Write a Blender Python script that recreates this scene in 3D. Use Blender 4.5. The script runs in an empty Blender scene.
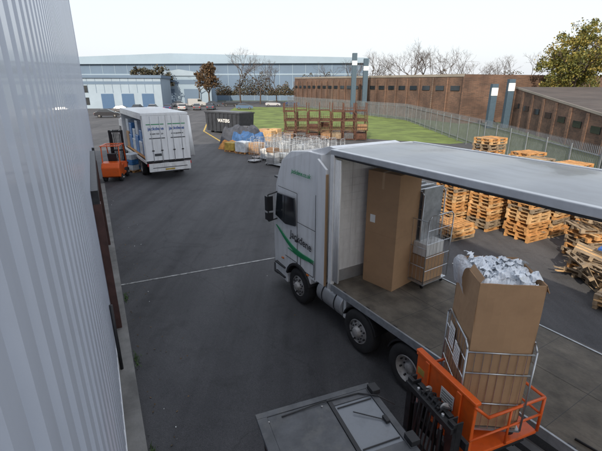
import bpy, math, random
from mathutils import Vector, Matrix
R=random.Random(7)
scene=bpy.context.scene
# ---------------------------------------------------------------- materials
MATS={}
def mat(name,col,rough=.6,metal=0.,var=.15,scale=3.,bump=0.,bscale=40.,col2=None,trans=0.,alpha=1.,coat=0.,detail=4,spec=None):
    if name in MATS: return MATS[name]
    m=bpy.data.materials.new(name); m.use_nodes=True
    nt=m.node_tree; N=nt.nodes; L=nt.links
    b=N['Principled BSDF']
    b.inputs['Roughness'].default_value=rough; b.inputs['Metallic'].default_value=metal
    b.inputs['Coat Weight'].default_value=coat
    if spec is not None: b.inputs['Specular IOR Level'].default_value=spec
    if trans: b.inputs['Transmission Weight'].default_value=trans
    if alpha<1: b.inputs['Alpha'].default_value=alpha
    tc=N.new('ShaderNodeTexCoord')
    no=N.new('ShaderNodeTexNoise'); no.inputs['Scale'].default_value=scale; no.inputs['Detail'].default_value=detail; no.inputs['Roughness'].default_value=.65
    L.new(tc.outputs['Object'],no.inputs['Vector'])
    r=N.new('ShaderNodeValToRGB')
    c1=[max(0,c*(1-var)) for c in col]; c2=col2 or [min(1,c*(1+var)) for c in col]
    r.color_ramp.elements[0].position=.32; r.color_ramp.elements[1].position=.68
    r.color_ramp.elements[0].color=(*c1,1); r.color_ramp.elements[1].color=(*c2,1)
    L.new(no.outputs['Fac'],r.inputs['Fac']); L.new(r.outputs['Color'],b.inputs['Base Color'])
    if bump:
        n2=N.new('ShaderNodeTexNoise'); n2.inputs['Scale'].default_value=bscale; n2.inputs['Detail'].default_value=4
        L.new(tc.outputs['Object'],n2.inputs['Vector'])
        bp=N.new('ShaderNodeBump'); bp.inputs['Strength'].default_value=bump; bp.inputs['Distance'].default_value=.02
        L.new(n2.outputs['Fac'],bp.inputs['Height']); L.new(bp.outputs['Normal'],b.inputs['Normal'])
    MATS[name]=m; return m
def dirty(m,amount=.35,scale=(6,6,.5),dark=(.25,.22,.18)):
    N=m.node_tree.nodes;L=m.node_tree.links;b=N['Principled BSDF'];src=b.inputs['Base Color'].links[0].from_socket
    tc=N.new('ShaderNodeTexCoord');mp=N.new('ShaderNodeMapping');mp.inputs['Scale'].default_value=scale
    no=N.new('ShaderNodeTexNoise');no.inputs['Scale'].default_value=1;no.inputs['Detail'].default_value=6;no.inputs['Roughness'].default_value=.7
    L.new(tc.outputs['Object'],mp.inputs['Vector']);L.new(mp.outputs[0],no.inputs['Vector'])
    r=N.new('ShaderNodeValToRGB');r.color_ramp.elements[0].position=.48;r.color_ramp.elements[1].position=.78
    r.color_ramp.elements[0].color=(0,0,0,1);r.color_ramp.elements[1].color=(amount,amount,amount,1)
    L.new(no.outputs['Fac'],r.inputs['Fac'])
    mx=N.new('ShaderNodeMixRGB');mx.inputs[2].default_value=(*dark,1);L.new(r.outputs[0],mx.inputs[0]);L.new(src,mx.inputs[1]);L.new(mx.outputs[0],b.inputs['Base Color'])
    return m
white=dirty(mat('white_paint',(.80,.81,.82),.32,var=.04,scale=1.5,coat=.3),.35)
whited=dirty(mat('white_dirty',(.70,.70,.69),.5,var=.12,scale=2.5),.5)
black=mat('black_plastic',(.018,.018,.02),.5,var=.3)
blacks=mat('black_steel',(.03,.03,.032),.4,.3,var=.4,scale=8)
rubber=mat('tyre_rubber',(.022,.022,.023),.85,var=.3)
rim=mat('rim_grey',(.36,.35,.34),.5,.3,var=.35,scale=9)
steel=mat('galvanised_steel',(.42,.44,.46),.45,.6,var=.2,scale=6)
fencem=mat('fence_steel',(.22,.24,.26),.5,.4,var=.2,scale=2)
chrome=mat('cage_wire',(.5,.52,.54),.3,.8,var=.15)
alu=mat('aluminium',(.6,.61,.62),.35,.7,var=.12)
glass=mat('dark_glass',(.02,.025,.03),.08,var=.1,spec=.8)
orange=dirty(mat('orange_paint',(.80,.125,.015),.42,var=.14,scale=5,coat=.1),.55,(5,5,5),(.10,.05,.03))
green=mat('green_vinyl',(.015,.26,.10),.4)
redl=mat('red_lamp',(.5,.01,.01),.25)
amber=mat('amber_lamp',(.6,.16,.02),.3)
card=dirty(mat('cardboard',(.40,.245,.135),.85,var=.08,scale=1.2,bump=.12,bscale=10),.4,(1.2,1.2,1.8),(.22,.13,.075))
card2=mat('cardboard_dark',(.26,.15,.08),.9,var=.12,scale=2)
tape=mat('packing_tape',(.46,.30,.17),.35,var=.05)
paper=mat('paper',(.78,.78,.76),.7,var=.04)
ink=mat('print_ink',(.05,.055,.06),.7)
poly=mat('polythene',(.84,.88,.93),.2,var=.08,scale=9,bump=.5,bscale=18,coat=.3)
polyt=mat('polythene_thin',(.8,.84,.9),.2,var=.1,scale=9,bump=.5,bscale=18,alpha=.6)
woodA=mat('pallet_wood',(.46,.235,.085),.8,var=.35,scale=4)
woodB=mat('pallet_wood_pale',(.52,.33,.16),.8,var=.3,scale=4)
woodC=mat('pallet_wood_old',(.24,.18,.12),.9,var=.35,scale=4)
bluep=mat('blue_paint',(.02,.09,.32),.5)
bluedoor=mat('blue_door',(.05,.11,.21),.5,var=.05)
rust=mat('rusty_steel',(.085,.038,.024),.85,var=.45,scale=5)
concrete=mat('concrete',(.20,.195,.185),.9,var=.3,scale=1.5,bump=.3)
roofmat=dirty(mat('trailer_roof_skin',(.225,.235,.245),.28,.15,var=.2,scale=.7,bump=.25,bscale=1.6,coat=.2),.65,(.5,5,1),(.12,.115,.11))
bedmat=dirty(mat('trailer_floor_ply',(.135,.115,.09),.7,var=.4,scale=2.2,bump=.3,bscale=30),.75,(.6,7,1),(.06,.055,.05))
headm=dirty(mat('headboard_paint',(.80,.80,.79),.5,var=.06,scale=3.5),.35,(9,9,1))
def brickmat():
    m=bpy.data.materials.new('brown_brick'); m.use_nodes=True; N=m.node_tree.nodes; L=m.node_tree.links; b=N['Principled BSDF']; b.inputs['Roughness'].default_value=.9
    tc=N.new('ShaderNodeTexCoord'); sx=N.new('ShaderNodeSeparateXYZ'); L.new(tc.outputs['Object'],sx.inputs[0])
    cb=N.new('ShaderNodeCombineXYZ'); L.new(sx.outputs[1],cb.inputs[0]); L.new(sx.outputs[2],cb.inputs[1])
    br=N.new('ShaderNodeTexBrick'); br.inputs['Scale'].default_value=1.6; br.inputs['Color1'].default_value=(.17,.095,.065,1); br.inputs['Color2'].default_value=(.11,.065,.048,1); br.inputs['Mortar'].default_value=(.15,.13,.11,1); br.inputs['Mortar Size'].default_value=.012
    L.new(cb.outputs[0],br.inputs['Vector'])
    no=N.new('ShaderNodeTexNoise'); no.inputs['Scale'].default_value=.35; no.inputs['Detail'].default_value=6; L.new(tc.outputs['Object'],no.inputs['Vector'])
    r=N.new('ShaderNodeValToRGB'); r.color_ramp.elements[0].position=.35; r.color_ramp.elements[1].position=.65; r.color_ramp.elements[0].color=(.6,.6,.62,1); r.color_ramp.elements[1].color=(1.1,1.08,1.05,1); L.new(no.outputs['Fac'],r.inputs['Fac'])
    mx=N.new('ShaderNodeMixRGB'); mx.blend_type='MULTIPLY'; mx.inputs[0].default_value=1; L.new(br.outputs[0],mx.inputs[1]); L.new(r.outputs[0],mx.inputs[2]); L.new(mx.outputs[0],b.inputs['Base Color'])
    return m
brick=brickmat()
fascia=mat('pale_fascia',(.26,.23,.20),.7,var=.15,scale=.4)
roofd=dirty(mat('dark_roof',(.06,.046,.04),.8,var=.3,scale=.3),.6,(.15,1.2,1),(.11,.10,.09))
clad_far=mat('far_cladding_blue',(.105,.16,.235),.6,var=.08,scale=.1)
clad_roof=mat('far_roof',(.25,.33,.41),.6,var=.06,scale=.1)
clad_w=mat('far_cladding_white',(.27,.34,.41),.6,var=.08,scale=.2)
colm=mat('column_blue',(.05,.085,.12),.6,var=.1)
greyp=dirty(mat('grey_panel',(.075,.078,.085),.5,var=.3,scale=4,coat=.05),.7,(5,5,5),(.15,.145,.135))
lens=dirty(mat('guard_window',(.20,.215,.235),.25,var=.2,scale=3),.6,(3,3,3),(.10,.10,.10))
bark=mat('bark',(.07,.052,.042),.9,var=.3)
skipm=mat('skip_black',(.03,.033,.04),.5,var=.3)
yellow=mat('yellow_paint',(.42,.29,.06),.7,var=.45,scale=2)
brown=mat('brown_steel',(.07,.032,.026),.6,var=.3)
def asphalt():
    m=bpy.data.materials.new('asphalt'); m.use_nodes=True; N=m.node_tree.nodes; L=m.node_tree.links
    b=N['Principled BSDF']; b.inputs['Roughness'].default_value=.75
    tc=N.new('ShaderNodeTexCoord')
    def noise(s,d=5,r=.6,vec=None,dist=0):
        n=N.new('ShaderNodeTexNoise'); n.inputs['Scale'].default_value=s; n.inputs['Detail'].default_value=d; n.inputs['Roughness'].default_value=r; n.inputs['Distortion'].default_value=dist
        L.new(vec or tc.outputs['Object'],n.inputs['Vector']); return n
    def ramp(src,p0,c0,p1,c1):
        r=N.new('ShaderNodeValToRGB'); e=r.color_ramp.elements
        e[0].position=p0;e[0].color=(*c0,1); e[1].position=p1;e[1].color=(*c1,1); L.new(src,r.inputs['Fac']); return r
    def mul(a,c,f):
        x=N.new('ShaderNodeMixRGB'); x.blend_type='MULTIPLY'; x.inputs[0].default_value=f; L.new(a.outputs[0],x.inputs[1]); L.new(c.outputs[0],x.inputs[2]); return x
    a=noise(.16,7,.72,dist=.6); f=noise(70,2); p=noise(1.1,5,.7)
    base=ramp(a.outputs['Fac'],.36,(.046,.046,.050),.64,(.074,.073,.077))
    x=mul(base,ramp(f.outputs['Fac'],.3,(.58,.58,.58),.72,(1.45,1.45,1.45)),1)
    x=mul(x,ramp(p.outputs['Fac'],.34,(.6,.6,.6),.47,(1,1,1)),.6)
    mp=N.new('ShaderNodeMapping'); mp.inputs['Rotation'].default_value=(0,0,math.radians(-28)); mp.inputs['Scale'].default_value=(1.1,.05,1)
    L.new(tc.outputs['Object'],mp.inputs['Vector'])
    t=noise(1,5,.6,mp.outputs[0]); x=mul(x,ramp(t.outputs['Fac'],.38,(.70,.70,.71),.60,(1.18,1.18,1.17)),.85)
    vo=N.new('ShaderNodeTexVoronoi'); vo.feature='DISTANCE_TO_EDGE'; vo.inputs['Scale'].default_value=.11
    wn=noise(.8,4); ad=N.new('ShaderNodeVectorMath'); ad.operation='MULTIPLY_ADD'; ad.inputs[1].default_value=(1.2,1.2,0); 
    L.new(wn.outputs['Color'],ad.inputs[0]); L.new(tc.outputs['Object'],ad.inputs[2]); L.new(ad.outputs[0],vo.inputs['Vector'])
    x=mul(x,ramp(vo.outputs['Distance'],.0005,(.55,.55,.55),.004,(1,1,1)),.5)
    L.new(x.outputs[0],b.inputs['Base Color'])
    bp=N.new('ShaderNodeBump'); bp.inputs['Strength'].default_value=.45; bp.inputs['Distance'].default_value=.01
    L.new(f.outputs['Fac'],bp.inputs['Height']); L.new(bp.outputs[0],b.inputs['Normal'])
    return m
asph=asphalt()
earth=mat('earth_grass',(.06,.08,.03),.95,var=.3,scale=.1)
grassm=mat('grass',(.105,.145,.032),.95,var=.4,scale=.35,bump=.5,bscale=8)
cladm=dirty(mat('cladding_paint',(.56,.60,.68),.33,.1,var=.05,scale=.8,coat=.2),.25,(3,3,.4),(.35,.37,.40))
linem=mat('line_paint',(.36,.36,.35),.8,var=.55,scale=5)
linem.node_tree.nodes['Color Ramp'].color_ramp.elements[0].color=(.09,.09,.09,1)
# ---------------------------------------------------------------- builder
class B:
    def __init__(s): s.v=[];s.f=[];s.m=[];s.sm=[];s.mats=[]
    def mi(s,m):
        if m not in s.mats: s.mats.append(m)
        return s.mats.index(m)
    def add(s,vs,fs,m,smooth=False):
        o=len(s.v); s.v+= [tuple(x) for x in vs]; k=s.mi(m)
        for f in fs: s.f.append([i+o for i in f]); s.m.append(k); s.sm.append(smooth)
    def box(s,x0,x1,y0,y1,z0,z1,m):
        s.add([(x0,y0,z0),(x1,y0,z0),(x1,y1,z0),(x0,y1,z0),(x0,y0,z1),(x1,y0,z1),(x1,y1,z1),(x0,y1,z1)],
         [(0,3,2,1),(4,5,6,7),(0,1,5,4),(1,2,6,5),(2,3,7,6),(3,0,4,7)],m)
    def obox(s,c,size,rot,m):
        M=Matrix.Translation(c)@rot.to_4x4() if hasattr(rot,'to_4x4') else Matrix.Translation(c)@Matrix.Rotation(rot,4,'Z')
        a,b,d=[q/2 for q in size]
        vs=[M@Vector(p) for p in [(-a,-b,-d),(a,-b,-d),(a,b,-d),(-a,b,-d),(-a,-b,d),(a,-b,d),(a,b,d),(-a,b,d)]]
        s.add(vs,[(0,3,2,1),(4,5,6,7),(0,1,5,4),(1,2,6,5),(2,3,7,6),(3,0,4,7)],m)
    def prism(s,prof,y0,y1,m,axis='y',tf=None):
        n=len(prof)
        def P(a,b,t):
            p={'y':(a,t,b),'x':(t,a,b),'z':(a,b,t)}[axis]
            return tf(p) if tf else p
        vs=[P(a,b,y0) for a,b in prof]+[P(a,b,y1) for a,b in prof]
        s.add(vs,[list(range(n)),list(range(2*n-1,n-1,-1))]+[(i,i+n,(i+1)%n+n,(i+1)%n) for i in range(n)],m)
    def tube(s,p0,p1,r,m,n=6,r2=None,cap=True):
        p0=Vector(p0);p1=Vector(p1); d=p1-p0
        if d.length<1e-6: return
        r2=r if r2 is None else r2
        q=d.to_track_quat('Z','Y'); vs=[]
        for p,rr in((p0,r),(p1,r2)):
            for i in range(n):
                a=2*math.pi*i/n; vs.append(p+q@Vector((math.cos(a)*rr,math.sin(a)*rr,0)))
        fs=[(i,(i+1)%n,(i+1)%n+n,i+n) for i in range(n)]
        if cap: fs+=[list(range(n-1,-1,-1)),list(range(n,2*n))]
        s.add(vs,fs,m,n>4)
    def path(s,pts,r,m,n=6):
        for a,b in zip(pts,pts[1:]): s.tube(a,b,r,m,n)
    def lathe(s,c,prof,m,n=28,axis='y'):
        vs=[];k=len(prof)
        for i in range(n):
            a=2*math.pi*i/n
            for t,r in prof:
                if axis=='y': vs.append((c[0]+r*math.cos(a),c[1]+t,c[2]+r*math.sin(a)))
                else: vs.append((c[0]+t,c[1]+r*math.cos(a),c[2]+r*math.sin(a)))
        fs=[]
        for i in range(n):
            j=(i+1)%n
            for q in range(k-1): fs.append((i*k+q,i*k+q+1,j*k+q+1,j*k+q))
        s.add(vs,fs,m,True)
    def wheel(s,x,y,r=.5,w=.3,out=-1,rm=rim,dual=False):
        o=-out; z=r
        s.lathe((x,y,z),[(0.02*o,r*.56),(0,r*.62),(0,r*.88),(.03*o,r*.97),(.07*o,r),(w*o-.07*o,r),(w*o,r*.9),(w*o,r*.5),(w*o,.0)],rubber)
        if dual: s.lathe((x,y+o*(w+.06),z),[(0,r*.5),(0,r*.9),(.05*o,r),(w*o-.05*o,r),(w*o,r*.9),(w*o,.0)],rubber)
        dish=.11 if dual else -.02
        s.lathe((x,y,z),[(.02*o,r*.57),(.0,r*.54),(.05*o,r*.5),((dish+.03)*o,r*.42),((dish+.03)*o,r*.26),((dish-.05)*o,r*.2),((dish-.07)*o,r*.12),((dish-.07)*o,0)],rm)
        for i in range(10):
            a=2*math.pi*i/10
            px=x+math.cos(a)*r*.335; pz=z+math.sin(a)*r*.335
            s.tube((px,y+(dish+.03)*o,pz),(px,y+(dish-.0)*o,pz),.018,blacks,6)
        for i in range(8):
            a=2*math.pi*(i+.5)/8
            px=x+math.cos(a)*r*.46; pz=z+math.sin(a)*r*.46
            s.tube((px,y+(.06 if dual else .03)*o,pz),(px,y+(dish+.005)*o+(.0),pz),.022,black,6)
    def obj(s,name,loc=(0,0,0),rz=0,parent=None,bevel=0,seg=2):
        me=bpy.data.meshes.new(name); me.from_pydata(s.v,[],s.f)
        for m in s.mats: me.materials.append(m)
        me.polygons.foreach_set('material_index',s.m); me.polygons.foreach_set('use_smooth',s.sm); me.update()
        ob=bpy.data.objects.new(name,me); scene.collection.objects.link(ob)
        ob.location=loc; ob.rotation_euler=(0,0,rz)
        if parent: ob.parent=parent
        if bevel:
            bm=ob.modifiers.new('bevel','BEVEL'); bm.width=bevel; bm.segments=seg; bm.limit_method='ANGLE'; bm.angle_limit=math.radians(35)
        return ob
def empty(name,loc,rz):
    e=bpy.data.objects.new(name,None); scene.collection.objects.link(e); e.location=loc; e.rotation_euler=(0,0,rz); return e
def text(name,body,size,m,loc,rot,parent):
    c=bpy.data.curves.new(name,'FONT'); c.body=body; c.size=size; c.extrude=.001; c.align_x='CENTER'; c.align_y='CENTER'; c.offset=size*.018
    c.materials.append(m); o=bpy.data.objects.new(name,c); scene.collection.objects.link(o)
    o.location=loc; o.rotation_euler=rot; o.parent=parent; return o
rad=math.radians
# ---------------------------------------------------------------- ground
def sheet(name,pts,z,m):
    b=B(); b.add([(x,y,z) for x,y in pts],[list(range(len(pts)))],m); return b.obj(name)
sheet('ground',[(-900,-300),(900,-300),(900,1500),(-900,1500)],0,earth)
sheet('yard_asphalt',[(-40,-25),(30,-25),(20,12),(16.3,20),(17.5,40),(18.2,70),(5,128),(-8,160),(-140,160),(-90,40)],.004,asph)
sheet('grass_verge',[(-7.5,57),(-2,52),(3,49.5),(6,46),(15,41),(17.6,42),(18.3,70),(6,112),(-18,116),(-16,85)],.008,grassm)
def strip(name,p,q,w,z,m):
    p=Vector(p);q=Vector(q);d=(q-p).normalized();n=Vector((-d.y,d.x))*w/2
    return sheet(name,[tuple(p-n),tuple(q-n),tuple(q+n),tuple(p+n)],z,m)
strip('white_line',(-5.75,10.45),(2.2,14.0),.075,.012,linem)
strip('yellow_line',(-12.6,53),(-7.3,40),.2,.012,yellow)
strip('yellow_line',(-12.6,53),(-15,66),.2,.012,yellow)
strip('white_line',(-30,62),(-14,66),.15,.012,linem)
b=B(); lf=mat('dead_leaf',(.13,.085,.045),.8,var=.4)
for i in range(420):
    t=R.random()
    if t<.5: s=R.uniform(3,26); o=abs(R.gauss(0,.4))+.1; x=-.447*s+o*.89; y=.894*s+o*.447
    elif t<.9: x=R.uniform(5,14); y=R.uniform(9,22)
    else: x=R.uniform(-8,8); y=R.uniform(7,34)
    a=R.uniform(0,6.3); d=Vector((math.cos(a),math.sin(a),0))*R.uniform(.012,.03); n_=Vector((-d.y,d.x,.01)); p=Vector((x,y,.016))
    b.add([p-d,p+n_*.6,p+d,p-n_*.6],[(0,1,2,3)],R.choice([lf]*9+[paper]))
b.obj('fallen_leaves')
# ---------------------------------------------------------------- our building wall
WA=rad(26.6); v=Vector((-math.sin(WA),math.cos(WA))); WD=.3
wl=empty('warehouse_building',(0,0,0),math.atan2(v.y,v.x))
S0,S1,HT=-6,28,12
b=B()
pts=[];x=S0;sp=.333
while x<S1-.01:
    pts+=[(x,WD),(x+.16,WD),(x+.21,WD+.07),(x+.283,WD+.07)]; x+=sp
pts.append((S1,WD))
n=len(pts)
b.add([(a,c,.45) for a,c in pts]+[(a,c,HT) for a,c in pts],[(i,i+1,i+1+n,i+n) for i in range(n-1)],cladm)
b.obj('cladding',parent=wl)
b=B()
b.box(S0,S1-.02,WD+.10,18,0,HT-.05,clad_w)
b.box(S0,S1,WD+.07,WD+.095,0,.45,concrete)
b.box(S1,S1+.06,WD-.02,WD+.3,0,HT,cladm)
b.box(S0,S1,WD-.06,WD+.1,HT,HT+.25,cladm)
b.box(S0,S1,WD-.012,WD+.065,.40,.45,white)
b.obj('walls',parent=wl)
b=B()
for a,c in((9.3,9.55),(15.2,15.45)): b.box(a,c,WD-.16,WD-.004,0.,3.2,brown)
b.box(9.55,15.2,WD-.02,WD-.004,.02,3.0,blacks)
b.box(9.3,15.45,WD-.14,WD-.004,3.2,3.5,blacks)
b.box(17,17.25,WD-.1,WD-.004,0,3.,blacks); b.box(20,20.25,WD-.1,WD-.004,0,3.,blacks)
b.tube((7.7,WD-.05,0),(7.7,WD-.05,1.6),.035,black,10)
b.obj('door_frame',parent=wl)
b=B(); b.box(S0,26,.02,WD+.07,0,.12,concrete)
for i in range(14): b.box(1+i*1.8,1.012+i*1.8,.018,WD+.05,.0,.1205,blacks)
b.obj('pavement',(0,0,0),math.atan2(v.y,v.x),bevel=.012)
b=B()
gm=mat('weed_green',(.06,.11,.03),.8,var=.4)
for i in range(700):
    s=R.choice([3.2,3.5,3.8,4.1,4.4,5.3,8,11])+R.gauss(0,.14); w=.02+abs(R.gauss(0,.04))
    p=Vector((v.x*s,v.y*s,0.005))+Vector((v.y,-v.x,0))*w
    a=R.uniform(0,6.3);h=R.uniform(.03,.09);d=Vector((math.cos(a),math.sin(a),0))
    b.add([p-d*.008,p+d*.008,p+Vector((-d.y,d.x,0))*.05+Vector((0,0,h))],[(0,1,2)],gm)
b.obj('weeds')
# ---------------------------------------------------------------- articulated lorry
TA=math.atan2(-.851,.525); TO=(-.08,9.64,0)
lorry=empty('articulated_lorry',TO,TA)
b=B()
arch=[( .62*math.cos(rad(a)), .5+.62*math.sin(rad(a))) for a in range(25,196,17)]
prof=[(-1.40,.33),(-1.47,1.1),(-1.45,2.05),(-1.29,3.05),(-1.18,3.4),(-1.0,3.75),(-.6,4.03),(.2,4.13),(.78,4.13),(.80,.95),(.58,.95)]+arch+[(-.62,.33)]
def cabtf(p):
    x,y,z=p; c=1.25
    k=1.0
    if z>3.2: k=1-.11*min(1,(z-3.2)/.8)
    if x<-1.0 : k*=1-.05
    return (x,c+(y-c)*k,z)
b.prism(prof,.02,2.48,white,tf=cabtf)
b.obj('cab_body',parent=lorry,bevel=.07,seg=3)
b=B()
for side,y in((0,.0),(1,2.5)):
    y0,y1=(-.012,.03) if side==0 else (2.47,2.512)
    b.prism([(-1.2,2.2),(-1.08,2.86),(-.2,2.9),(-.14,2.16),(-.65,2.08)],y0,y1,glass)
    b.prism([(-.74,2.1),(-.66,2.87),(-.62,2.87),(-.70,2.1)],y0-.004 if side==0 else y0,y1 if side==0 else y1+.004,black)
    def seam(a,c):
        b.tube((a[0],.014 if side==0 else 2.486,a[1]),(c[0],.014 if side==0 else 2.486,c[1]),.010,black,4)
    for q,w in [((-.06,.98),(-.06,3.05)),((-1.05,3.05),(-.06,3.05)),((-.7,1.15),(-.06,1.15)),((.78,1),(.78,3.2)),((-.06,2.3),(.78,2.3)),((.1,1.05),(.72,1.05)),((.1,1.05),(.1,1.4)),((.72,1.05),(.72,1.4)),((.1,1.4),(.72,1.4))]: seam(q,w)
    am=[( .64*math.cos(rad(a)), .5+.64*math.sin(rad(a))) for a in range(20,180,16)]
    am2=[( .57*math.cos(rad(a)), .5+.57*math.sin(rad(a))) for a in range(164,19,-16)]
    yq=(-.03,.25) if side==0 else (2.25,2.53)
    b.prism(am+am2,yq[0],yq[1],black)
    yq=(.0-.01,.2) if side==0 else (2.3,2.51)
    for zz in(.42,.72): b.box(-1.3,-.72,yq[0],yq[1],zz,zz+.04,black)
    b.box(-.12,-.02,(-.03 if side==0 else 2.48),(.02 if side==0 else 2.53),1.75,1.8,black)
    ym=(-.25,-.07) if side==0 else (2.57,2.75)
    b.box(-1.36,-1.2,ym[0],ym[1],2.32,2.74,black); b.box(-1.36,-1.2,ym[0],ym[1],2.06,2.27,black)
    yy=(-.2,.08) if side==0 else(2.42,2.7)
    b.tube((-1.25,yy[0],2.78),(-1.22,yy[1],2.84),.022,black); b.tube((-1.25,yy[0],2.02),(-1.25,yy[1],2.06),.022,black); b.tube((-1.25,(yy[0] if side==0 else yy[1]),2.02),(-1.25,(yy[0] if side==0 else yy[1]),2.78),.02,black)
    for xx in(-.9,.4): b.box(xx,xx+.1,(-.004 if side==0 else 2.48),(.03 if side==0 else 2.504),.99,1.03,amber)
def fr(z): 
    pr=[(1.1,-1.47),(2.05,-1.45),(3.05,-1.29),(3.4,-1.18)]
    for (a,xa),(c,xc) in zip(pr,pr[1:]):
        if a<=z<=c: return xa+(xc-xa)*(z-a)/(c-a)
    return -1.45
ws=[(fr(2.1)-.012,2.1),(fr(3.02)-.012,3.02),(fr(3.02)+.05,3.02),(fr(2.1)+.05,2.1)]
b.prism(ws,.2,2.3,glass)
b.box(-1.495,-1.38,.45,2.05,.75,1.85,blacks)
for i in range(6): b.box(-1.51,-1.494,.5,2.0,.8+i*.17,.87+i*.17,rim)
b.box(-1.52,-1.3,.08,2.42,.3,.62,greyp); b.box(-1.535,-1.4,.12,.5,.42,.6,lens); b.box(-1.535,-1.4,2.0,2.38,.42,.6,lens)
b.box(-1.7,-1.24,.25,2.25,3.14,3.19,greyp)
b.box(-.62,.62,.3,2.2,.6,1.1,black)
b.obj('cab_fittings',parent=lorry,bevel=.008)
b=B()
b.prism([(.80,1.0),(1.15,1.0),(1.15,3.85),(.80,4.05)],.03,.09,white); b.prism([(.80,1.0),(1.15,1.0),(1.15,3.85),(.80,4.05)],2.41,2.47,white)
b.prism([(.2,4.13),(.8,4.12),(1.12,4.30),(.95,4.33)],.25,2.25,white)
b.box(1.152,1.17,.02,.10,1.0,3.75,tape)
b.obj('air_deflectors',parent=lorry,bevel=.02)
def swoosh(b,x0,x1,zf,wf):
    top=[];bot=[]
    for i in range(21):
        t=i/20; x=x0+(x1-x0)*t; z=zf(t); w=wf(t); top.append((x,z+w)); bot.append((x,z-w))
    b.prism(top+bot[::-1],.004,.03,green)
b=B()
swoosh(b,-1.2,.72,lambda t:1.90-.42*t-.20*math.sin(math.pi*t)**1.2,lambda t:.055*math.sin(math.pi*t)**.8+.004)
swoosh(b,-.55,.72,lambda t:1.42+.02*t-.04*math.sin(math.pi*t),lambda t:.022*math.sin(math.pi*t)+.003)
b.obj('door_swoosh',parent=lorry)
text('door_lettering','Jackdene',.29,ink,(.12,-.001,1.84),(rad(90),rad(5),0),lorry)
text('roof_lettering','jackdene.co.uk',.15,green,(.0,.08,3.55),(rad(81),0,0),lorry)
b=B()
b.box(-1.2,5.0,.8,.9,.75,1.0,blacks); b.box(-1.2,5.0,1.6,1.7,.75,1.0,blacks)
b.lathe((.82,.36,.72),[(0,.0),(0,.31),(.02,.33),(.98,.33),(1.,.31),(1.,0)],alu,24,axis='x')
for xx in(1.05,1.55): b.lathe((xx,.36,.72),[(0,.335),(.04,.335)],black,24,axis='x')
b.box(1.86,1.95,.1,.6,.5,1.0,whited); b.box(.85,1.1,.08,.25,1.06,1.12,alu)
b.box(.8,1.85,2.0,2.4,.42,1.02,whited)
b.box(.85,1.2,.9,1.6,.95,2.2,black)
for k,c_ in enumerate((redl,bluep,yellow)): b.path([(1.18,.9+.15*k,1.7),(1.25,.9+.15*k,1.45),(1.33,.9+.15*k,1.5),(1.37,.9+.15*k,1.6)],.014,c_,6)
for y,o in((.0,-1),(2.5,1)):
    b.wheel(0,y,.5,.31,o); 
    b.wheel(2.5,y,.5,.31,o); b.wheel(3.95,y,.5,.27,o,dual=True)
    y0,y1=(.02,.6) if o<0 else(1.9,2.48)
    for cx in(2.5,3.95):
        a1=[(cx+.58*math.cos(rad(a)),.5+.58*math.sin(rad(a))) for a in range(18,163,12)]
        a2=[(cx+.545*math.cos(rad(a)),.5+.545*math.sin(rad(a))) for a in range(162,17,-12)]
        b.prism(a1+a2,y0,y1,black)
for cx in(0,2.5,3.95): b.tube((cx,.3,.5),(cx,2.2,.5),.08,blacks,8)
b.box(2.7,3.6,.75,1.75,1.01,1.06,blacks)
b.obj('tractor_chassis',parent=lorry,bevel=.006)
b=B(); X0,X1=1.38,14.9
b.box(X0,X1,.04,2.46,1.14,1.198,bedmat)
for i in range(1,14): b.box(X0+i*1.0,X0+i*1.0+.008,.05,2.45,1.19,1.2002,blacks)
b.box(X0,X1,1.245,1.253,1.19,1.2003,blacks)
b.box(X0,X1,0,.036,1.05,1.212,steel); b.box(X0,X1,2.464,2.5,1.05,1.212,steel)
for i in range(16): b.box(X0+.5+i*.8,X0+.6+i*.8,.045,.075,1.199,1.206,blacks)
b.box(X0+.5,X1,.75,.88,.9,1.138,blacks); b.box(X0+.5,X1,1.62,1.75,.9,1.138,blacks)
for i in range(12): b.box(X0+.6+i*1.1,X0+.68+i*1.1,.05,2.45,1.02,1.136,blacks)
b.box(5.2,5.35,.5,.65,.15,1.0,blacks); b.box(5.2,5.35,1.85,2.0,.15,1.0,blacks); b.box(5.1,5.45,.42,.73,.1,.15,blacks); b.box(5.1,5.45,1.77,2.08,.1,.15,blacks)
for y in(.03,2.43):
    for z in(.45,.72): b.box(5.8,9.2,y,y+.04,z,z+.12,alu)
    for x in(6.,7.5,9.): b.box(x,x+.06,y+.002,y+.05,.45,1.05,blacks)
for cx in(10.4,11.7,13.0):
    for y,o in((.0,-1),(2.5,1)): b.wheel(cx,y,.5,.38,o)
    b.tube((cx,.3,.5),(cx,2.2,.5),.08,blacks,8)
b.box(14.7,14.85,.1,2.4,.5,.65,blacks)
b.obj('trailer_bed',parent=lorry,bevel=.004)
ZR=4.33
b=B()
b.box(X0,X0+.045,.03,2.47,1.2,ZR-.12,headm)
for y0,y1 in((.0,.10),(2.40,2.5)): b.box(X0-.03,X0+.09,y0,y1,1.0,ZR-.1,headm)
b.box(X0+.046,X0+.06,.1,2.4,1.2,1.5,alu)
for y in(.55,1.1,1.65,2.1): b.box(X0+.046,X0+.052,y,y+.02,1.52,ZR-.15,whited)
for i in range(14): b.box(X0+.052,X0+.056,.2+R.uniform(0,.3),2.0+R.uniform(0,.3),1.8+i*.17,1.806+i*.17,whited)
for y0,y1 in((.0,.10),(2.40,2.5)): b.box(X1-.1,X1,y0,y1,1.0,ZR-.1,steel)
b.obj('headboard',parent=lorry,bevel=.006)
b=B()
b.box(X0-.04,X1,.0,.10,ZR-.12,ZR,alu); b.box(X0-.04,X1,2.40,2.5,ZR-.12,ZR,alu)
b.box(X0-.04,X1,.02,.08,ZR-.16,ZR-.121,black)
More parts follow.
